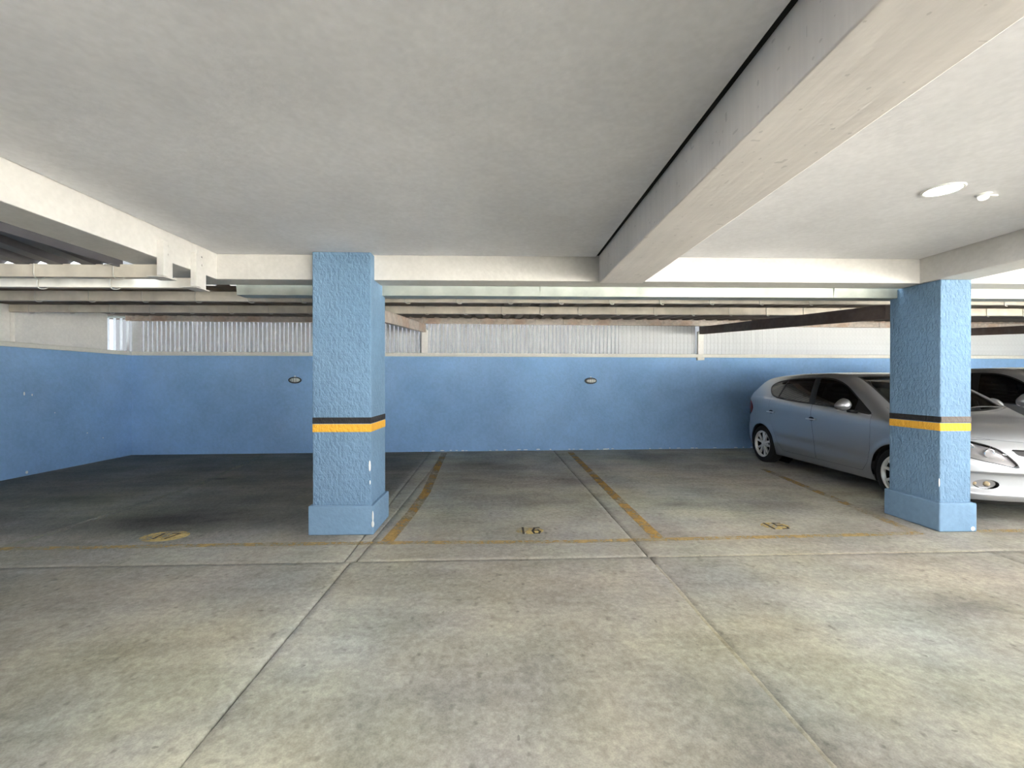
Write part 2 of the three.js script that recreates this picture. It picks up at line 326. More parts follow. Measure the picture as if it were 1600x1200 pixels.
{
  const L = bw(12.6);
  localPart('wall', box(-0.3, L, -0.02, 1.885, -0.18, 0), M.blue, wallBack);
  localPart('coping', box(-0.3, L, 1.885, 1.955, -0.2, 0.03, 0.01), M.cap, wallBack);
  // upright slats of the screen above the wall, each turned a little so that the gaps close when seen from the left
  const slatG = [0, 1, 2, 3, 4, 5].map((i) => { const w = i < 3 ? 0.0285 : 0.0365, g = box(-w, w, 1.955, 2.62, -0.002, 0.002, 0.0015); g.rotateY(-0.16 + (i % 3 - 1) * 0.035); return g; });
  let k = 0; for (let x = 0.20; x < L - 0.1; x += 0.0812, k++) { if ([-1.5, 4.13, 9.76].some((p) => Math.abs(bw(p) - x) < 0.05)) continue; const o = localPart('slat', slatG[(k * 7) % 3 + (x > 9.45 ? 3 : 0)], M.clad, wallBack); o.position.set(x, 0, -0.075); }
  for (let x = -1.0; x < -0.05; x += 0.12) { const o = localPart('slat', slatG[1], M.clad, wallBack); o.position.set(x, 0, -0.12); }
  localPart('board', box(-0.03, 0.15, 1.955, 2.62, -0.06, -0.045), M.clad, wallBack);
  localPart('rail', box(-1.0, L, 2.60, 2.64, -0.10, -0.05), M.galv, wallBack);
  localPart('flashing', box(-1.0, L, 2.63, 2.80, -0.125, -0.11), M.rust, wallBack);
  for (const x of [-1.5, 4.13, 9.76]) {
    const c = bw(x); localPart('post', box(c - 0.06, c + 0.06, 1.955, 2.41, -0.04, 0.025), M.white, wallBack);
    localPart('post_bracket', box(c - 0.05, c + 0.05, 2.41, 2.425, -0.04, 0.02), M.galv, wallBack);
  }
  const c = bw(4.12); localPart('concrete_block', box(c - 0.075, c + 0.075, 1.83, 1.885, -0.01, 0.05), M.cap, wallBack);
  // crumbs of plaster along the foot of the wall
  for (let i = 0; i < 40; i++) { const x = 5.2 + rnd() * 9, g = new THREE.SphereGeometry(1, 6, 5); g.scale(0.012 + rnd() * 0.035, 0.004 + rnd() * 0.008, 0.003); g.translate(x, 0.014 + rnd() * 0.01, 0.002); localPart('paint_chip', g, M.patch, wallBack); }
}
{
  const XR = 12.6, OX0 = 1.5;                                // the garage is open to the sunlit yard on its right and behind the viewer on the right
  const r = structure('wall_right', [XR - 0.1, 0, -7]); part('wall', box(XR - 0.2, XR, -0.02, 2.9, -9.8, -2.6), M.blue, r);
  const b = structure('wall_rear', [0, 0, 7.4]);
  part('wall', box(-7.2, OX0, -0.02, 2.9, 7.3, 7.5), M.beam, b);
  part('lintel', box(OX0, XR, 2.5, 2.9, 7.3, 7.5), M.beam, b);
  part('pier', box(XR - 0.3, XR, 0, 2.66, 7.2, 7.5), M.beam, b);
  part('lintel', box(XR - 0.2, XR, 2.5, 2.9, -4.3, 7.5), M.beam, b);
  const yard = structure('ground', [5, -0.05, 20]), pave = std({ color: srgb(214, 209, 198), roughness: 0.9 });
  part('paving', box(-30, 60, -0.4, -0.01, 7.5, 60, 0), pave, yard);
  part('paving', box(XR, 60, -0.4, -0.01, -30, 7.5, 0), pave, yard);
  const nb = structure('added_dark_wall', [0, 0, -10.3]);  // walls added outside to darken the slat gaps and keep skylight out
  part('wall', box(-8.9, 12, -0.1, 4.5, -10.5, -10.3, 0), M.addedDark, nb); part('wall', box(-8.9, -8.7, -0.1, 3.2, -10.3, 9, 0), M.addedDark, nb);
  const up = structure('building', [4, 2.9, 1.5]); part('upper_storeys', box(-2.96, XR, 2.9, 13, -4.45, 7.5, 0), M.beam, up);
}

// ---------------------------------------------------------------- the setting: concrete beams, ceiling
{
  const s = structure('ceiling', [0, CEIL, 0]);
  part('slab', box(-2.96, 12.6, 2.66, 2.9, -4.45, 7.5, 0), M.slab, s);
  part('ceiling_panel', box(-2.612, 0.898, CEIL, CEIL + 0.014, -4.204, 7.3, 0.001), M.ceiling, s);
  part('ceiling_panel', box(1.342, 4.026, CEIL, CEIL + 0.014, -4.205, 7.3, 0.001), M.ceiling, s);
  part('ceiling_panel', box(4.376, 8.7, CEIL, CEIL + 0.014, -4.204, 7.3, 0.001), M.ceiling, s);
  part('ceiling_panel', box(9.1, 12.4, CEIL, CEIL + 0.014, -4.204, 7.3, 0.001), M.ceiling, s);
  const dark = (x0, x1, z0, z1) => part('gap_shade_strip', box(x0, x1, CEIL + 0.012, 2.66, z0, z1, 0), M.gap, s);  // black strips standing in for the shade inside the ceiling gaps
  dark(0.899, 0.932, -4.21, 7.3); dark(-2.622, -2.613, -4.21, 7.3); dark(4.026, 4.034, -4.21, 7.3); dark(-2.62, 0.93, -4.212, -4.204); dark(1.36, 4.03, -4.212, -4.205);
  const fb = structure('beam_front', [0, BEAM, -4.33]); part('beam', box(-2.96, 12.6, BEAM, 2.68, -4.45, -4.21, 0.006), M.beam, fb);
  const lb = structure('beam_left', [-2.79, BEAM, 0]); part('beam', box(-2.96, -2.62, BEAM, 2.68, -4.215, 7.4, 0.006), M.beam, lb);
  const mb = structure('beam_middle', [1.15, BEAM, 0]); part('beam', box(0.93, 1.345, BEAM - 0.015, 2.68, -4.212, 7.4, 0.008), M.board, mb);
  const rb = structure('beam_right', [4.2, BEAM, 0]); part('beam', box(4.03, 4.37, BEAM, 2.68, -4.212, 7.4, 0.006), M.beam, rb);
  const eb = structure('beam_far_right', [8.9, BEAM, 0]); part('beam', box(8.72, 9.08, BEAM, 2.68, -4.212, 7.4, 0.006), M.beam, eb);
}

// ---------------------------------------------------------------- columns
function column(x0, x1, z0, z1, top, label) {
  const t = thing('column', label, 'column', [(x0 + x1) / 2, 0, (z0 + z1) / 2], 'blue columns with black and yellow bands');
  const e = 0.0025;
  // the shaft is a fine grid so that the scratched render can stand out on its edges
  part('shaft', box(x0, x1, 0, top, z0, z1, 0.008), M.column, t);
  part('plinth', box(x0 - 0.03, x1 + 0.03, 0, 0.265, z0 - 0.03, z1 + 0.03, 0.012), M.plinth, t);
  part('black_band', box(x0 - e, x1 + e, 1.002, 1.062, z0 - e, z1 + e, 0.008), M.black, t, 'black painted band');
  part('yellow_band', box(x0 - e, x1 + e, 0.925, 1.002, z0 - e, z1 + e, 0.008), M.yellow, t, 'yellow painted band');
  return t;
}
const colA = column(-1.70, -1.175, -4.60, -4.095, 2.557, 'square blue column in front of the empty bays, with a plinth and a black and yellow band');
const colB = column(4.065, 4.36, -4.58, -4.04, BEAM - 0.001, 'narrow blue column standing in front of the silver hatchback, its side face in shade');
{
  for (const [x, y, z, a, b] of [[-1.185, 0.62, -4.09, 0.010, 0.05], [-1.182, 0.47, -4.09, 0.006, 0.02], [-1.15, 0.17, -4.062, 0.008, 0.05], [-1.15, 0.10, -4.062, 0.013, 0.03]]) {
    const g = new THREE.SphereGeometry(1, 10, 8); g.scale(a, b, 0.004); g.translate(x, y, z); part('bare_patch', g, M.patch, colA);
  }
  part('worn_band', box(4.075, 4.357, 1.008, 1.061, -4.05, -4.0355, 0.001), std({ color: srgb(128, 122, 122), map: dirtMap, bumpMap: renderBump, bumpScale: 0.004, roughness: 0.9 }), colB, 'black band worn to grey');
  for (const [x, y, z, a, b] of [[4.35, 0.03, -4.01, 0.02, 0.02], [4.06, 0.45, -4.04, 0.006, 0.04]]) { const g = new THREE.SphereGeometry(1, 10, 8); g.scale(a, b, 0.004); g.translate(x, y, z); part('bare_patch', g, M.patch, colB); }
}

// ---------------------------------------------------------------- lean-to roof
const underRafter = (z) => 2.08 + 0.07 * (-4.55 - z), overRafter = (z) => underRafter(z) + 0.15, underSheet = (z) => overRafter(z) + 0.11;
const roofFrontZ = -3.60, underFrontSheet = (z) => 2.290 + 0.09 * (z + 3.56);
{
  const r = structure('roof', [0, 2.4, -6]);
  const P0 = 0.25, H = 0.036;
  const sheet = (x0, n, za, zb, h) => {
    const pts = []; for (let i = 0; i < n; i++) { const o = x0 + i * P0; pts.push([o, 0], [o + 0.10, 0], [o + 0.145, H], [o + 0.205, H]); } pts.push([x0 + n * P0, 0], [x0 + n * P0 + 0.02, 0]);
    const P = [], I = []; pts.forEach(([x, y]) => P.push(x, h(za) + y, za, x, h(zb) + y, zb));
    for (let i = 0; i + 1 < pts.length; i++) I.push(2 * i, 2 * i + 1, 2 * i + 2, 2 * i + 2, 2 * i + 1, 2 * i + 3);
    let g = new THREE.BufferGeometry(); g.setAttribute('position', new THREE.Float32BufferAttribute(P, 3)); g.setIndex(I); g = g.toNonIndexed(); g.computeVertexNormals();
    return metreUV(g);
  };
  let k = 0;
  for (let x = -8.2; x < 12.5; x += 1, k++) part('roof_sheet', sheet(x, 4, x < -3.4 ? -3.80 : -4.56, -9.75, (z) => underSheet(z) + 0.002 + 0.001 * (k % 2)), M.roof, r);
  part('flashing', box(-2.975, -2.955, 2.275, 2.36, roofFrontZ + 0.01, 7.2, 0), M.tin, r);
  for (let x = -7.99, q = 0; x < -3.1; x += 1, q++) part('roof_sheet', sheet(x, 4, 7.4, roofFrontZ, (z) => underFrontSheet(z) + 0.001 * (q % 2)), M.tin, r);
}
// a channel section along x with its open side to the back, at height y0..y1
function channel(x0, x1, y0, y1, z, depth, back = 0) {
  const t = 0.006, s = new THREE.Shape([[0, 0], [depth, 0], [depth, 0.018], [depth - t, 0.018], [depth - t, t], [t, t], [t, y1 - y0 - t], [depth - t, y1 - y0 - t], [depth - t, y1 - y0 - 0.018], [depth, y1 - y0 - 0.018], [depth, y1 - y0], [0, y1 - y0]].map((p) => new THREE.Vector2(...p)));
  const g = new THREE.ExtrudeGeometry(s, { depth: x1 - x0, bevelEnabled: false });
  g.rotateY(Math.PI / 2); g.translate(x0, y0, z);            // depth runs to -z
  return metreUV(g);
}
function purlin(x0, x1, y0, h, z, m, label, from, step) {
  const t = thing('steel_purlin', label, 'beam', [(x0 + x1) / 2, y0, z - 0.03]);
  part('channel', channel(x0, x1, y0, y0 + h, z, 0.06), m, t);
  for (let x = from; x < x1 - 0.2; x += step) if (x > x0 && ![-1.5, 4.13, 9.76].some((p) => Math.abs(p - x) < 0.1)) part('hook_bolt', tube([[x, y0 + h, z + 0.005], [x, y0 + 0.015, z + 0.006], [x + 0.012, y0 - 0.012, z + 0.002], [x + 0.05, y0 - 0.014, z - 0.01], [x + 0.06, y0 + 0.004, z - 0.03]], 0.0045, 16, 5), M.bolt, t);
  return t;
}
purlin(-8.1, -2.63, 2.195, 0.10, -3.56, M.purlin, 'white steel purlin carrying the edge of the left roof, ending at the nearer hanger bracket', -99, 0.6);
purlin(-8.1, -2.63, 2.195, 0.085, -3.945, M.purlin, 'white steel purlin ending at the hanger bracket nearer the corner', -7.62, 0.61);
purlin(-8.1, 12.5, 2.268, 0.104, -5.0, M.purlin, 'long pale steel purlin with hook bolts, just behind the gutter', -7.9, 0.57);
purlin(-6.98, 12.5, 2.378, 0.106, -6.55, M.purlin, 'long pale steel purlin across the middle of the shed roof', -6.7, 0.56);
{
  const t = thing('steel_purlin', 'rust-stained steel purlin running along the top of the back wall cladding', 'beam', [-6.97, 2.53, -8.66]);
  t.rotation.y = Math.atan(0.045);
  localPart('channel', channel(-0.05, bw(12.4), 0, 0.105, 0.09, 0.06), M.rust, t);
  for (let x = 0.4; x < bw(12.3); x += 0.56) localPart('hook_bolt', tube([[x, 0.1, 0.095], [x, 0.015, 0.096], [x + 0.012, -0.012, 0.092], [x + 0.04, -0.014, 0.08]], 0.0045, 12, 5), M.bolt, t);
}
function rafter(x, w, label, m, drop = 0) {
  const t = thing('steel_rafter', label, 'beam', [x, underRafter(-6.8), -6.8]);
  const za = -4.67, zb = backZ(x) + 0.03, s = new THREE.Shape();
  [[0, 0], [w, 0], [w, 0.15], [0, 0.15]].forEach((p, i) => i ? s.lineTo(...p) : s.moveTo(...p));
  const P = [[za, underRafter(za) - drop], [zb, underRafter(zb) - drop]];
  const side = new THREE.Shape([[za, P[0][1]], [zb, P[1][1]], [zb, P[1][1] + 0.14], [za, P[0][1] + 0.14]].map(([a, b]) => new THREE.Vector2(-a, b)));
  const web = new THREE.ExtrudeGeometry(side, { depth: w * 0.8, bevelEnabled: true, bevelSize: 0.003, bevelThickness: 0.003, bevelSegments: 1 }); web.rotateY(Math.PI / 2); web.translate(x - w * 0.4, 0, 0);
  part('web', metreUV(web), m, t);
  for (const o of [-0.004, 0.132]) {
    const f = new THREE.Shape([[za, P[0][1] + o], [zb, P[1][1] + o], [zb, P[1][1] + o + 0.014], [za, P[0][1] + o + 0.014]].map(([a, b]) => new THREE.Vector2(-a, b)));
    const g = new THREE.ExtrudeGeometry(f, { depth: w, bevelEnabled: false }); g.rotateY(Math.PI / 2); g.translate(x - w / 2, 0, 0); part('flange', metreUV(g), m, t);
  }
  return t;
}
rafter(-1.5, 0.075, 'stained steel rafter running from behind the square column to a wall post', M.rust, 0.016);
rafter(4.13, 0.075, 'dark brown steel rafter sloping from the narrow column to a wall post', M.rafter, 0.032);
rafter(9.76, 0.075, 'dark steel rafter under the shed roof beyond the second car', M.rafter, 0.045);
{
  const t = thing('gutter', 'galvanised metal gutter hanging behind the white front beam', 'gutter', [4, 2.24, -4.57]);
  const s = new THREE.Shape([[0, 0], [0.16, 0], [0.16, 0.09], [0.157, 0.09], [0.157, 0.003], [0.003, 0.003], [0.003, 0.1], [-0.012, 0.1], [-0.012, 0.104], [0, 0.104]].map((p) => new THREE.Vector2(...p)));
  for (const [a, b] of [[-2.6, 0.4], [0.4, 3.4], [3.4, 6.4], [6.4, 9.4], [9.4, 12.5]]) {
    const g = new THREE.ExtrudeGeometry(s, { depth: b - a - 0.003, bevelEnabled: false }); g.rotateY(Math.PI / 2); g.translate(a, 2.24, -4.49); part('gutter_length', metreUV(g), M.galv, t);
  }
}
for (const [z0, z1, y0, ya, yb, label] of [[-3.635, -3.49, 2.195, 2.50, 2.465, 'white steel hanger bracket on the left beam, the one nearer the camera'], [-4.04, -3.862, 2.192, 2.52, 2.475, 'white steel hanger bracket on the left beam, the one nearer the corner']]) {
  const t = thing('steel_bracket', label, 'bracket', [-2.6, y0, (z0 + z1) / 2]);
  const m = (z0 + z1) / 2 + 0.03;
  part('plate', box(-2.622, -2.606, y0, ya, z0, m, 0.002), M.beam, t);
  part('rib', box(-2.622, -2.572, y0, yb, m - 0.006, z1, 0.002), M.beam, t);
  part('foot', box(-2.70, -2.572, y0 - 0.010, y0 - 0.003, z0, z1, 0.002), M.beam, t);
  for (const y of [ya - 0.05, ya - 0.12]) { const g = new THREE.CylinderGeometry(0.009, 0.009, 0.01, 6); g.rotateZ(Math.PI / 2); g.translate(-2.602, y, (z0 + m) / 2); part('bolt', g, M.beam, t); }
}

// ---------------------------------------------------------------- ceiling lamps, sensor, wall lamps
function downlight(x, z, label) {
  const t = thing('ceiling_light', label, 'lamp', [x, CEIL, z], 'round ceiling downlights');
  const prof = [[0.088, -0.004], [0.091, -0.008], [0.100, -0.008], [0.105, -0.003], [0.105, 0.0]].map((p) => new THREE.Vector2(...p));
  localPart('rim', new THREE.LatheGeometry(prof, 48), M.rim, t);
  const d = new THREE.CircleGeometry(0.09, 48); d.rotateX(Math.PI / 2); d.translate(0, -0.005, 0);
  localPart('lamp_diffuser', d, M.glow, t);
  const l = new THREE.RectAreaLight(LAMP_COLOR, LAMP, 0.16, 0.16); l.position.set(0, -0.012, 0); l.rotation.x = -Math.PI / 2; t.add(l);
  return t;
}
downlight(2.71, -2.68, 'round white ceiling light shining in the right bay, beside a small sensor');
downlight(-0.84, -1.27, 'round white ceiling light over the middle bay, at the top edge of the view');
downlight(6.35, -2.68, 'round white ceiling light over the bay right of the narrow column');
downlight(2.71, 1.6, 'round white ceiling light over the drive behind the viewer, right of the wide beam');
downlight(-0.84, 2.6, 'round white ceiling light over the drive behind the viewer, left of the wide beam');
downlight(6.35, 1.6, 'round white ceiling light over the far right of the drive');
{
  const t = thing('motion_sensor', 'small white sensor on the ceiling beside the lit lamp', 'sensor', [3.03, CEIL, -2.74]);
  localPart('base', new THREE.LatheGeometry([[0, -0.008], [0.036, -0.008], [0.04, -0.004], [0.04, 0]].map((p) => new THREE.Vector2(...p)), 32), M.rim, t);
  localPart('lens', new THREE.LatheGeometry([[0, -0.042], [0.012, -0.04], [0.024, -0.031], [0.029, -0.018], [0.03, -0.008]].map((p) => new THREE.Vector2(...p)), 32), M.rim, t);
  localPart('cable_clip', box(0.045, 0.095, -0.012, -0.001, -0.012, 0.004, 0.003), M.rim, t);
}
function bulkhead(x, y, label) {
  const t = thing('wall_lamp', label, 'lamp', [x, y, backZ(x)], 'oval bulkhead lamps on the back wall'); t.rotation.y = Math.atan(0.045);
  const oval = (a, b, z0, z1, taper) => { const s = new THREE.Shape(); s.absellipse(0, 0, a, b, 0, Math.PI * 2); const g = new THREE.ExtrudeGeometry(s, { depth: z1 - z0, bevelEnabled: true, bevelSize: taper, bevelThickness: taper, bevelSegments: 3, curveSegments: 40 }); g.translate(0, 0, z0); return g; };
  localPart('housing', oval(0.115, 0.058, 0.0, 0.025, 0.006), std({ color: srgb(44, 46, 50), roughness: 0.5 }), t);
  const s = new THREE.SphereGeometry(1, 40, 20, 0, Math.PI * 2, 0, Math.PI / 2); s.rotateX(Math.PI / 2); s.scale(0.098, 0.043, 0.055); s.translate(0.006, 0, 0.03);
  localPart('lamp_glass', s, std({ color: srgb(226, 224, 216), roughness: 0.25 }), t);
  for (const o of [-0.045, 0.0, 0.045]) { const pts = []; for (let i = 0; i <= 10; i++) { const a = -Math.PI / 2 + Math.PI * i / 10; pts.push([o, Math.sin(a) * 0.058, 0.03 + Math.cos(a) * 0.058 * Math.sqrt(Math.max(0.1, 1 - (o / 0.115) ** 2))]); } localPart('guard_bar', tube(pts, 0.003, 16, 5), std({ color: srgb(60, 62, 66), roughness: 0.5 }), t); }
  const g = new THREE.CylinderGeometry(0.012, 0.012, 0.03, 12); g.translate(0.0, 0.07, 0.015); localPart('cable_entry', g, M.rim, t);
}
bulkhead(-3.98, 1.418, 'oval bulkhead lamp on the blue back wall, left of the square column');
bulkhead(1.83, 1.406, 'oval bulkhead lamp on the blue back wall, over the empty middle bays');

//CARS0
// ---------------------------------------------------------------- cars
// One body surface, found as the zero of a smooth field and cut into panels; x to the car's left is negative, z runs forward.
const MC = {
  paint: new THREE.MeshPhysicalMaterial({ color: srgb(176, 178, 182), metalness: 0.75, roughness: 0.38, clearcoat: 0.8, clearcoatRoughness: 0.06 }),
  seam: std({ color: srgb(22, 22, 24), roughness: 0.8 }),
  trim: std({ color: srgb(14, 14, 15), roughness: 0.5 }),
  handle: std({ color: srgb(214, 215, 217), metalness: 0.35, roughness: 0.3 }),
  reflector: std({ color: srgb(150, 148, 150), metalness: 0.5, roughness: 0.28 }),
  cabin: std({ color: srgb(52, 50, 50), roughness: 0.95 }),
  seat: std({ color: srgb(66, 62, 60), roughness: 0.95 }),
  glass: new THREE.MeshPhysicalMaterial({ color: srgb(46, 50, 53), transmission: 1, thickness: 0, roughness: 0.02, ior: 1.5 }),
  screen: new THREE.MeshPhysicalMaterial({ color: srgb(190, 200, 198), transmission: 1, thickness: 0, roughness: 0.02, ior: 1.5 }),
  tyre: std({ color: srgb(30, 29, 29), roughness: 0.9 }),
  alloy: std({ color: srgb(226, 226, 222), metalness: 0.3, roughness: 0.35 }),
  disc: std({ color: srgb(44, 43, 42), metalness: 0.8, roughness: 0.5 }),
  lens: new THREE.MeshPhysicalMaterial({ color: srgb(250, 250, 250), transmission: 1, thickness: 0, roughness: 0.03, ior: 1.4 }),
  chrome: std({ color: srgb(226, 226, 226), metalness: 1, roughness: 0.14 }),
  amber: std({ color: srgb(206, 184, 150), roughness: 0.3 }),
  red: std({ color: srgb(120, 16, 18), roughness: 0.25 }),
};
const table = (t) => (v) => {                                // smooth monotone interpolation
  const n = t.length; if (v <= t[0][0]) return t[0][1]; if (v >= t[n - 1][0]) return t[n - 1][1];
  let i = 0; while (t[i + 1][0] < v) i++;
  const sl = (k) => (t[k + 1][1] - t[k][1]) / (t[k + 1][0] - t[k][0]), m = (k) => { if (k === 0) return sl(0); if (k === n - 1) return sl(n - 2); const a = sl(k - 1), b = sl(k); return a * b <= 0 ? 0 : 2 * a * b / (a + b); };
  const h = t[i + 1][0] - t[i][0], s = (v - t[i][0]) / h, s2 = s * s, s3 = s2 * s;
  return (2 * s3 - 3 * s2 + 1) * t[i][1] + (s3 - 2 * s2 + s) * h * m(i) + (3 * s2 - 2 * s3) * t[i + 1][1] + (s3 - s2) * h * m(i + 1);
};
const topLine = table([[-2.2, 0.72], [-2.08, 0.90], [-1.98, 1.02], [-1.86, 1.16], [-1.72, 1.31], [-1.60, 1.425], [-1.50, 1.462], [-1.3, 1.487], [-1.0, 1.508], [-0.6, 1.525], [-0.2, 1.525], [0.1, 1.508], [0.36, 1.465], [0.6, 1.365], [0.9, 1.20], [1.15, 1.055], [1.28, 1.005], [1.5, 0.968], [1.75, 0.905], [1.92, 0.835], [2.05, 0.745], [2.2, 0.55]]);
const bodySide = table([[0.15, 0.79], [0.2, 0.815], [0.28, 0.842], [0.36, 0.858], [0.44, 0.861], [0.52, 0.872], [0.62, 0.878], [0.74, 0.884], [0.84, 0.886], [0.92, 0.876], [0.97, 0.858], [1.0, 0.838]]);
const noseLine = table([[0.1, 2.02], [0.18, 2.075], [0.23, 2.13], [0.28, 2.145], [0.33, 2.115], [0.42, 2.12], [0.475, 2.13], [0.50, 2.165], [0.56, 2.165], [0.64, 2.145], [0.72, 2.10], [0.80, 2.02], [0.95, 1.86], [1.6, 1.6]]);
const tailLine = table([[0.1, 1.92], [0.2, 1.99], [0.3, 2.05], [0.45, 2.08], [0.6, 2.075], [0.7, 2.04], [0.9, 2.03], [1.6, 2.03]]);
const belt = (z) => 1.055 - 0.06 * clamp(z, -1.3, 1.2);
const FAX = 1.31, RAX = -1.34, WR = 0.314;                  // axles, tyre radius
const smax = (a, b, k) => { const h = Math.max(0, k - Math.abs(a - b)) / k; return Math.max(a, b) + h * h * k * 0.25; };
function bodyField(x, y, z) {
  x = Math.abs(x);
  const b = belt(z);
  let S = y < b ? bodySide(y / b) : 0.838 - 0.36 * (y - b) - 0.36 * (y - b) * (y - b);
  const zf = Math.max(0, z - 0.95) / 1.2, zr = Math.max(0, -z - 1.0) / 1.07; S -= 0.055 * zf * zf + 0.065 * zr * zr;
  if (y > b) { const g = Math.max(0, -z - 0.2) / 1.4, q = clamp((y - b) / 0.3, 0, 1); S -= 0.06 * g * g * q; }
  for (const a of [FAX, RAX]) { const d = Math.hypot(z - a, y - WR) - 0.36; if (d > -0.05 && d < 0.14) S += 0.014 * Math.exp(-((d / 0.045) ** 2)); }
  const q = x / 0.8, sT = (topLine(z + 0.01) - topLine(z - 0.01)) / 0.02, T = topLine(z) - (0.035 + 0.02 * sstep(0.5, 1.3, z)) * Math.pow(q, 2.4);
  const fT = (y - T) / Math.sqrt(1 + sT * sT);
  const fN = (z - (noseLine(y) - 0.27 * Math.pow(x / 0.86, 2.8))) / (1 + 0.5 * q), fR = (-z - (tailLine(y) - 0.25 * Math.pow(x / 0.84, 3))) / (1 + 0.5 * q);
  let f = smax(x - S, fT, 0.07);
  f = smax(f, fN, 0.08); f = smax(f, fR, 0.08);
  return smax(f, 0.17 - y, 0.03);
}
function bodyShell() {
  const V = [], T = [], key = new Map();
  const vert = (bx, by, bz) => {
    const k = bx.toFixed(5) + ',' + by.toFixed(5) + ',' + bz.toFixed(5); if (key.has(k)) return key.get(k);
    const cx = clamp(bx, -0.35, 0.35), cy = clamp(by, 0.5, 0.75), cz = clamp(bz, -1.35, 1.45), dx = bx - cx, dy = by - cy, dz = bz - cz;
    let a = 0, s = 0.05, c = s; while (c < 1.6 && bodyField(cx + dx * c, cy + dy * c, cz + dz * c) < 0) { a = c; c += s; }
    for (let i = 0; i < 22; i++) { const m = (a + c) / 2; if (bodyField(cx + dx * m, cy + dy * m, cz + dz * m) < 0) a = m; else c = m; }
    const x = cx + dx * a, y = cy + dy * a, z = cz + dz * a, e = 0.004;
    let nx = bodyField(x + e, y, z) - bodyField(x - e, y, z), ny = bodyField(x, y + e, z) - bodyField(x, y - e, z), nz = bodyField(x, y, z + e) - bodyField(x, y, z - e); const l = Math.hypot(nx, ny, nz) || 1;
    V.push([x, y, z, nx / l, ny / l, nz / l]); key.set(k, V.length - 1); return V.length - 1;
  };
  const X = 0.95, Y0 = 0.12, Y1 = 1.6, Z0 = -2.15, Z1 = 2.25, NX = 56, NY = 58, NZ = 170;
  const face = (n, m, f, flip) => { for (let i = 0; i < n; i++) for (let j = 0; j < m; j++) { const a = vert(...f(i / n, j / m)), b = vert(...f((i + 1) / n, j / m)), c = vert(...f((i + 1) / n, (j + 1) / m)), d = vert(...f(i / n, (j + 1) / m)); if (flip) T.push([a, c, b], [a, d, c]); else T.push([a, b, c], [a, c, d]); } };
  const mx = (u) => -X + 2 * X * u, my = (v) => Y0 + (Y1 - Y0) * v, mz = (u) => Z0 + (Z1 - Z0) * u;
  face(NZ, NY, (u, v) => [-X, my(v), mz(u)], false); face(NZ, NY, (u, v) => [X, my(v), mz(u)], true);
  face(NX, NZ, (u, v) => [mx(u), Y1, mz(v)], true); face(NX, NZ, (u, v) => [mx(u), Y0, mz(v)], false);
  face(NX, NY, (u, v) => [mx(u), my(v), Z1], false); face(NX, NY, (u, v) => [mx(u), my(v), Z0], true);
  const out = []; for (const t of T) { const p = t.map((i) => V[i]); out.push(p); }
  return out;
}
// cuts triangles along phi = 0: [inside, outside]
function cut(tris, phi) {
  const A = [], B = [], mix = (p, q, t) => { const r = []; for (let i = 0; i < 6; i++) r.push(p[i] + (q[i] - p[i]) * t); return r; };
  for (const t of tris) {
    const d = t.map((p) => phi(p[0], p[1], p[2])), inn = d.map((v) => v < 0), c = inn[0] + inn[1] + inn[2];
    if (c === 3) { A.push(t); continue; } if (c === 0) { B.push(t); continue; }
    const k = c === 1 ? inn.indexOf(true) : inn.indexOf(false), p = t[k], q = t[(k + 1) % 3], r = t[(k + 2) % 3], dp = d[k], dq = d[(k + 1) % 3], dr = d[(k + 2) % 3];
    const m = mix(p, q, dp / (dp - dq)), n = mix(p, r, dp / (dp - dr)), one = [[p, m, n]], two = [[m, q, r], [m, r, n]];
    if (c === 1) { A.push(...one); B.push(...two); } else { B.push(...one); A.push(...two); }
  }
  return [A, B];
}
function polyField(poly) {                                   // signed distance to a closed outline, negative inside
  return (x, y) => {
    let d = 1e9, inside = false; const n = poly.length;
    for (let i = 0, j = n - 1; i < n; j = i++) {
      const [ax, ay] = poly[i], [bx, by] = poly[j], ex = bx - ax, ey = by - ay, wx = x - ax, wy = y - ay, t = clamp((wx * ex + wy * ey) / (ex * ex + ey * ey), 0, 1);
      d = Math.min(d, Math.hypot(wx - ex * t, wy - ey * t));
      if ((ay > y) !== (by > y) && x < (bx - ax) * (y - ay) / (by - ay) + ax) inside = !inside;
    }
    return inside ? -d : d;
  };
}
const rounded = (pts, n = 6) => new THREE.CatmullRomCurve3(pts.map(([x, y]) => new THREE.Vector3(x, y, 0)), true, 'centripetal').getPoints(pts.length * n).slice(0, -1).map((p) => [p.x, p.y]);
function meshOf(tris, off = 0) {
  const P = new Float32Array(tris.length * 9), N = new Float32Array(tris.length * 9); let k = 0;
  for (const t of tris) for (const p of t) { for (let i = 0; i < 3; i++) { P[k + i] = p[i] + p[3 + i] * off; N[k + i] = p[3 + i]; } k += 3; }
  const g = new THREE.BufferGeometry(); g.setAttribute('position', new THREE.BufferAttribute(P, 3)); g.setAttribute('normal', new THREE.BufferAttribute(N, 3));
  return mergeVertices(g, 1e-5);
}
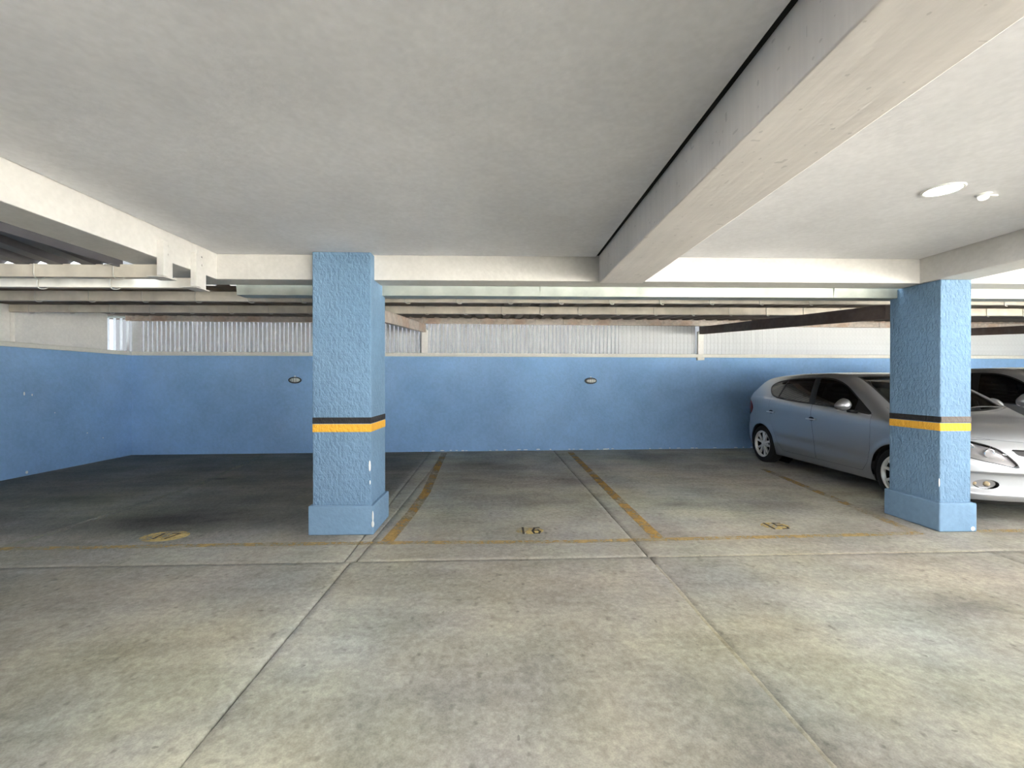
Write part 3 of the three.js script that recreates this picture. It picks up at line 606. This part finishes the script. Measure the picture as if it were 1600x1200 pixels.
function makeCar(label) {
  const car = thing('car', label, 'car');
  let rest = bodyShell(), got;
  const side = (f, s) => (x, y, z) => x * s > 0.42 ? f(z, y) : 1;     // s: -1 the left side, 1 the right side
  const take = (phi) => { [got, rest] = cut(rest, phi); return got; };
  const seams = [];
  const panel = (name, phi, m = MC.paint, gap = 0.0028, off = 0) => {   // a panel with a dark gap around it
    const all = take(phi), [inner, edge] = cut(all, (x, y, z) => phi(x, y, z) + gap);
    seams.push(...edge);
    return localPart(name, meshOf(inner, off), m, car);
  };
  // wheel openings
  for (const a of [FAX, RAX]) take((x, y, z) => Math.abs(x) > 0.5 ? Math.hypot(z - a, y - WR) - 0.352 : 1);
  // glazing
  const sideGlass = polyField(rounded([[0.94, 0.985], [0.62, 1.01], [0.24, 1.035], [-0.11, 1.055], [-0.6, 1.085], [-0.94, 1.118], [-1.10, 1.155], [-1.21, 1.235], [-1.255, 1.315], [-1.19, 1.365], [-1.05, 1.403], [-0.79, 1.432], [-0.35, 1.448], [-0.05, 1.442], [0.15, 1.412], [0.37, 1.335], [0.63, 1.19], [0.80, 1.085]], 4));
  const pillarB = polyField([[-0.015, 0.9], [-0.20, 1.5], [-0.31, 1.5], [-0.145, 0.9]]), pillarC = polyField([[-0.955, 0.9], [-0.86, 1.5], [-0.89, 1.5], [-0.985, 0.9]]), sail = polyField([[0.66, 0.9], [0.66, 1.3], [1.1, 1.1], [1.1, 0.9]]);
  let trims = [];
  for (const s of [-1, 1]) {
    let g = take(side(sideGlass, s)), f;
    [f, g] = cut(g, side((z, y) => -(sideGlass(z, y) + 0.016), s)); trims.push(...f);
    for (const p of [pillarB, pillarC, sail]) { [f, g] = cut(g, side(p, s)); trims.push(...f); }
    let pane; [pane, g] = cut(g, (x, y, z) => -(z + 0.1)); localPart('side_window', meshOf(pane, -0.004), MC.glass, car);
    [pane, g] = cut(g, (x, y, z) => -(z + 0.92)); localPart('side_window', meshOf(pane, -0.004), MC.glass, car);
    localPart('side_window', meshOf(g, -0.004), MC.glass, car);
  }
  const wind = (x, y, z) => { const q = Math.abs(x), t = clamp((z - 0.36) / 0.8, 0, 1); return y < 0.9 ? 1 : Math.max(q - (0.555 + 0.135 * t), 0.385 - 0.10 * x * x - z, z - (1.205 - 0.36 * x * x)); };
  { const g = take(wind), [edge, pane] = cut(g, (x, y, z) => -(wind(x, y, z) + 0.028)); trims.push(...edge); localPart('windscreen', meshOf(pane, -0.003), MC.screen, car); }
  const rear = (x, y, z) => { const q = Math.abs(x); return y < 0.95 ? 1 : Math.max(q - (0.60 - 0.25 * (y - 1.05)), z + 1.66, -1.93 - z); };
  { const g = take(rear), [edge, pane] = cut(g, (x, y, z) => -(rear(x, y, z) + 0.03)); trims.push(...edge); localPart('rear_window', meshOf(pane, -0.003), MC.glass, car); }
  localPart('window_trim', meshOf(trims, -0.001), MC.trim, car);
  // lamps
  const lampF = polyField(rounded([[0.395, 0.548], [0.43, 0.64], [0.50, 0.728], [0.64, 0.785], [0.80, 0.825], [0.92, 0.84], [0.90, 0.74], [0.80, 0.66], [0.68, 0.61], [0.54, 0.576]], 4));
  for (const s of [-1, 1]) {
    const g = take((x, y, z) => z > 1.42 && x * s > 0.1 ? lampF(Math.abs(x), y) : 1);
    const h = localPart('headlight', meshOf(g, 0), MC.lens, car, 'clear headlight');
    const [ring, core] = cut(g, (x, y, z) => -(lampF(Math.abs(x), y) + 0.007));
    localPart('bezel', meshOf(ring, 0.001), MC.trim, h);
    localPart('reflector', meshOf(core, -0.022), MC.reflector, h);
    for (const [cx, cy, cz, r] of [[0.70, 0.715, 1.935, 0.05], [0.575, 0.675, 2.02, 0.045]]) { const b = new THREE.LatheGeometry([[0, -0.03], [r * 0.6, -0.02], [r, 0.03], [r * 1.08, 0.032], [r * 1.08, 0.02]].map((p) => new THREE.Vector2(...p)), 28); b.rotateX(Math.PI / 2); b.translate(s * cx, cy, cz - 0.025); localPart('lamp_bowl', b, MC.chrome, h); }
    const a = new THREE.SphereGeometry(0.028, 16, 10); a.scale(1.3, 0.6, 0.5); a.translate(s * 0.47, 0.61, 2.055); localPart('indicator', a, MC.amber, h);
    const fogF = (x, y) => Math.hypot((Math.abs(x) - 0.60) / 1.9, y - 0.372) - 0.048;
    const fg = take((x, y, z) => z > 1.5 && x * s > 0.4 ? fogF(x, y) : 1), fog = localPart('fog_lamp', meshOf(fg, -0.006), MC.lens, car);
    localPart('fog_reflector', meshOf(cut(fg, (x, y) => fogF(x, y) + 0.006)[0], -0.03), MC.reflector, fog);
    for (const [fx, fr] of [[0.575, 0.026], [0.645, 0.022]]) { const b = new THREE.SphereGeometry(fr, 16, 10); b.translate(s * fx, 0.372, 1.996 - (fx - 0.575) * 0.75); localPart('fog_bulb', b, MC.amber, fog); }
    const tailF = polyField(rounded([[-1.72, 0.80], [-1.60, 0.93], [-1.72, 1.06], [-2.2, 1.0], [-2.2, 0.82]], 4));
    panel('tail_light', (x, y, z) => x * s > 0.45 ? tailF(z, y) : 1, MC.red);
  }
  // grille and lower front
  panel('grille', (x, y, z) => z > 1.9 ? polyField([[0, 0.70], [0.40, 0.718], [0.36, 0.665], [0.22, 0.632], [0, 0.628]])(Math.abs(x), y) : 1, MC.trim, 0.002, -0.012);
  panel('lower_grille', (x, y, z) => z > 1.8 ? Math.max(Math.abs(x) - 0.29, Math.abs(y - 0.385) - 0.055) : 1, MC.trim, 0.002, -0.02);
  panel('chin_spoiler', (x, y, z) => z > 1.25 ? Math.max(y - 0.215, 0.17 - y - 0.01, 1.72 - z) : 1, MC.trim, 0.001, 0.002);
  // opening panels
  const hood = (x, y, z) => { const q = Math.abs(x); return y < 0.6 || z < 1 ? 1 : Math.max(q - (0.745 - 0.14 * clamp((z - 1.2) / 0.8, 0, 1)), (1.235 - 0.36 * x * x) - z, z - (2.005 - 0.24 * Math.pow(q / 0.75, 2.4))); };
  panel('bonnet', hood);
  const doorF = polyField([[0.955, 0.985], [0.965, 0.8], [0.945, 0.55], [0.89, 0.38], [0.80, 0.275], [-0.03, 0.275], [-0.045, 0.6], [-0.10, 1.058], [0.24, 1.03], [0.62, 1.006]]);
  const doorR = polyField([[-0.10, 1.058], [-0.045, 0.6], [-0.03, 0.275], [-0.80, 0.275], [-0.91, 0.40], [-1.0, 0.58], [-1.06, 0.75], [-1.10, 0.95], [-1.115, 1.16], [-0.94, 1.115], [-0.6, 1.082]]);
  for (const s of [-1, 1]) for (const [f, hz, hy] of [[doorF, -0.06, 0.845], [doorR, -1.03, 0.885]]) {
    const d = panel('door', side(f, s));
    const hx = -1 * s, X0 = s * (bodySide(hy / belt(hz)) - (hz < -1 ? 0.001 : 0));
    const cup = new THREE.SphereGeometry(1, 20, 12); cup.scale(0.012, 0.03, 0.062); cup.translate(X0 - s * 0.004, hy + 0.004, hz - 0.01); localPart('handle_recess', cup, MC.seam, d);
    const bar = new RoundedBoxGeometry(0.022, 0.022, 0.19, 3, 0.010); bar.translate(X0 + s * 0.022, hy - 0.002, hz); localPart('door_handle', bar, MC.handle, d);
    for (const e of [-0.085, 0.085]) { const b = new RoundedBoxGeometry(0.03, 0.02, 0.02, 2, 0.006); b.translate(X0 + s * 0.008, hy - 0.002, hz + e); localPart('handle_mount', b, MC.paint, d); }
  }
  panel('front_bumper', (x, y, z) => Math.max(y - 0.80, 1.52 - z + 0.25 * Math.max(0, 0.6 - y)));
  panel('rear_bumper', (x, y, z) => Math.max(y - 0.66, z + 1.66 - 0.2 * Math.max(0, 0.5 - y)));
  panel('tailgate', (x, y, z) => Math.max(z + 1.62, Math.abs(x) - 0.62, 0.66 - y));
  localPart('body_shell', meshOf(rest), MC.paint, car);
  localPart('panel_gap', meshOf(seams, -0.006), MC.seam, car);
  // lining of the cabin, so that the paint is not seen from inside
  const lining = cut(rest, (x, y, z) => Math.max(0.95 - y, z - 1.15))[0]; localPart('headlining', meshOf(lining, -0.03), MC.cabin, car);
  localPart('cabin_floor', new RoundedBoxGeometry(1.5, 0.12, 2.9, 2, 0.03).translate(0, 0.34, -0.35), MC.cabin, car);
  localPart('parcel_shelf', new RoundedBoxGeometry(1.24, 0.03, 0.5, 2, 0.01).translate(0, 1.0, -1.52), MC.cabin, car);
  localPart('dashboard', new RoundedBoxGeometry(1.42, 0.26, 0.42, 4, 0.08).translate(0, 0.88, 0.86), MC.cabin, car);
  for (const s of [-1, 1]) { localPart('door_card', new RoundedBoxGeometry(0.05, 0.6, 1.9, 2, 0.02).translate(s * 0.79, 0.68, -0.15), MC.cabin, car); }
  const seat = (x, z, w) => {
    const g = join(new RoundedBoxGeometry(w, 0.16, 0.5, 3, 0.06).translate(x, 0.50, z + 0.18), new RoundedBoxGeometry(w, 0.62, 0.14, 3, 0.06).rotateX(-0.28).translate(x, 0.83, z - 0.16));
    const t = localPart('seat', g, MC.seat, car);
    for (const o of w > 1 ? [-0.36, 0.36] : [0]) localPart('headrest', new RoundedBoxGeometry(0.27, 0.17, 0.09, 3, 0.04).rotateX(-0.2).translate(x + o, 1.21, z - 0.28), MC.seat, t);
  };
  seat(-0.36, 0.05, 0.50); seat(0.36, 0.05, 0.50); seat(0, -0.95, 1.30);
  localPart('steering_wheel', new THREE.TorusGeometry(0.18, 0.016, 10, 36).rotateX(-0.45).translate(-0.36, 0.97, 0.52), MC.trim, car);
  localPart('rear_view_mirror', new RoundedBoxGeometry(0.22, 0.06, 0.03, 2, 0.012).translate(0, 1.33, 0.52), MC.trim, car);
  // door mirrors
  for (const s of [-1, 1]) {
    const g = new THREE.SphereGeometry(1, 32, 20); const p = g.attributes.position;
    for (let i = 0; i < p.count; i++) { let x = p.getX(i), y = p.getY(i), z = p.getZ(i); z = z < 0 ? z * 0.25 : z; y = y < 0 ? y * 0.85 : y; const o = Math.max(0, x * s); y *= 1 - 0.42 * o * o; if (x * s < 0) x *= 0.7; p.setXYZ(i, x * 0.115, y * 0.085 + 0.012 * (1 - o), z * 0.10); }
    g.computeVertexNormals(); g.translate(s * 0.985, 1.075, 0.66);
    const m = localPart('door_mirror', g, MC.paint, car);
    localPart('mirror_arm', new RoundedBoxGeometry(0.12, 0.035, 0.07, 2, 0.012).rotateZ(s * 0.12).translate(s * 0.89, 1.005, 0.70), MC.trim, m);
    const gl = new THREE.SphereGeometry(1, 24, 12); gl.scale(0.098, 0.068, 0.004); gl.translate(s * 0.985, 1.072, 0.634); localPart('mirror_glass', gl, MC.chrome, m);
  }
  // aerial, wipers, roof bars
  { const g = new THREE.LatheGeometry([[0.03, 0], [0.028, 0.012], [0.012, 0.02], [0.006, 0.03], [0.004, 0.055], [0, 0.056]].map((p) => new THREE.Vector2(...p)), 20); g.scale(1, 1, 1.6); g.translate(0, topLine(-1.33) - 0.004, -1.33); localPart('aerial', g, MC.trim, car); }
  for (const [x0, x1] of [[-0.62, -0.02], [0.02, 0.60]]) localPart('wiper', tube([[x0, 1.045 - 0.03 * x0 * x0, 1.20 - 0.30 * x0 * x0], [(x0 + x1) / 2, 1.085, 1.10], [x1, 1.085, 1.12]], 0.009, 20, 6), MC.trim, car);
  // underside and wheel housings
  localPart('underbody', new RoundedBoxGeometry(1.06, 0.14, 3.7, 2, 0.03).translate(0, 0.24, 0), MC.seam, car);
  for (const a of [FAX, RAX]) for (const s of [-1, 1]) {
    const g = new THREE.CylinderGeometry(0.362, 0.362, 0.36, 40, 1, true, 0, Math.PI * 1.25); g.rotateZ(Math.PI / 2); g.rotateX(-Math.PI * 0.125 + 0); g.translate(s * 0.64, WR, a);
    const m = MC.seamTwo ??= std({ color: srgb(22, 22, 24), roughness: 0.9, side: THREE.DoubleSide });
    const in_ = new THREE.CircleGeometry(0.362, 40); in_.rotateY(s * Math.PI / 2); in_.translate(s * 0.5, WR, a);
    const full = new THREE.CylinderGeometry(0.362, 0.362, 0.33, 48, 1, true, 0, Math.PI * 2); full.rotateZ(Math.PI / 2); full.translate(s * 0.655, WR, a);
    const P = full.toNonIndexed(), pos = P.attributes.position.array, keep = []; for (let i = 0; i < pos.length; i += 9) if ((pos[i + 1] + pos[i + 4] + pos[i + 7]) / 3 > 0.2) for (let k = 0; k < 9; k++) keep.push(pos[i + k]);
    const L = new THREE.BufferGeometry(); L.setAttribute('position', new THREE.Float32BufferAttribute(keep, 3)); L.computeVertexNormals(); L.setAttribute('uv', new THREE.Float32BufferAttribute(new Float32Array(keep.length / 3 * 2), 2));
    localPart('wheel_housing', join(L, in_), m, car);
  }
  // wheels: outer face towards -x, then turned for the other side
  const tyreProfile = [[0.222, -0.10], [0.235, -0.106], [0.27, -0.106], [0.295, -0.099], [0.309, -0.085], [0.3135, -0.06], [0.3145, 0], [0.3135, 0.06], [0.309, 0.085], [0.295, 0.099], [0.27, 0.106], [0.235, 0.106], [0.222, 0.10]].map((p) => new THREE.Vector2(...p));
  const tyreG = new THREE.LatheGeometry(tyreProfile, 64).rotateZ(Math.PI / 2);
  const rimG = new THREE.LatheGeometry([[0.198, 0.066], [0.204, 0.088], [0.214, 0.100], [0.226, 0.104], [0.228, 0.096]].map((p) => new THREE.Vector2(...p)), 64).rotateZ(Math.PI / 2);
  const barrelG = new THREE.LatheGeometry([[0.215, -0.085], [0.2, -0.05], [0.197, 0.066]].map((p) => new THREE.Vector2(...p)), 48).rotateZ(Math.PI / 2);
  const spokeG = [];
  for (let k = 0; k < 5; k++) for (const o of [-0.20, 0.20]) {
    const a = k / 5 * Math.PI * 2 + 0.1, s = new THREE.Shape([[0.035, -0.009], [0.208, -0.011], [0.208, 0.011], [0.035, 0.009]].map((p) => new THREE.Vector2(...p)));
    const g = new THREE.ExtrudeGeometry(s, { depth: 0.022, bevelEnabled: true, bevelSize: 0.004, bevelThickness: 0.006, bevelSegments: 2 });
    const p = g.attributes.position; for (let i = 0; i < p.count; i++) { const r = p.getX(i); p.setZ(i, p.getZ(i) + 0.055 + 0.022 * Math.sin(clamp((r - 0.03) / 0.18, 0, 1) * Math.PI)); p.setY(i, p.getY(i) + o * clamp((r - 0.03) / 0.18, 0, 1) * 0.21); }
    g.computeVertexNormals(); g.rotateZ(a + o * 0.35); g.rotateY(-Math.PI / 2); spokeG.push(g);
  }
  const hubG = new THREE.LatheGeometry([[0, 0.092], [0.022, 0.09], [0.03, 0.084], [0.062, 0.078], [0.066, 0.05], [0.066, 0.03]].map((p) => new THREE.Vector2(...p)), 32).rotateZ(Math.PI / 2);
  const discG = new THREE.CylinderGeometry(0.14, 0.14, 0.02, 40).rotateZ(Math.PI / 2).translate(-0.01, 0, 0);
  const backG = new THREE.CylinderGeometry(0.198, 0.198, 0.012, 40).rotateZ(Math.PI / 2).translate(0.03, 0, 0);
  for (const a of [FAX, RAX]) for (const s of [-1, 1]) {
    const w = new THREE.Group(); w.name = numbered('wheel'); w.position.set(s * 0.752, WR, a); w.rotation.y = s > 0 ? Math.PI : 0; car.add(w);
    const t = localPart('tyre', tyreG, MC.tyre, w), r = localPart('rim', rimG, MC.alloy, w);
    for (const g of spokeG) localPart('spoke', g, MC.alloy, w);
    localPart('barrel', barrelG, MC.seam, w); localPart('hub_cap', hubG, MC.alloy, w); localPart('brake_disc', discG, MC.disc, w); localPart('wheel_back', backG, MC.seam, w);
  }
  return car;
}
const carA = makeCar('silver hatchback whose side, wheels and headlight show around the narrow blue column');
carA.position.set(5.39, 0, -6.31);
const carB = carA.clone(); carB.name = numbered('car'); scene.add(carB);
carB.userData = { label: 'pale grey car beyond the hatchback, mostly hidden, its dark side windows in view', category: 'car' };
carB.position.set(7.85, 0, -6.35); carB.scale.set(1, 1.05, 1);

//CARS1
renderer.render(scene, camera);
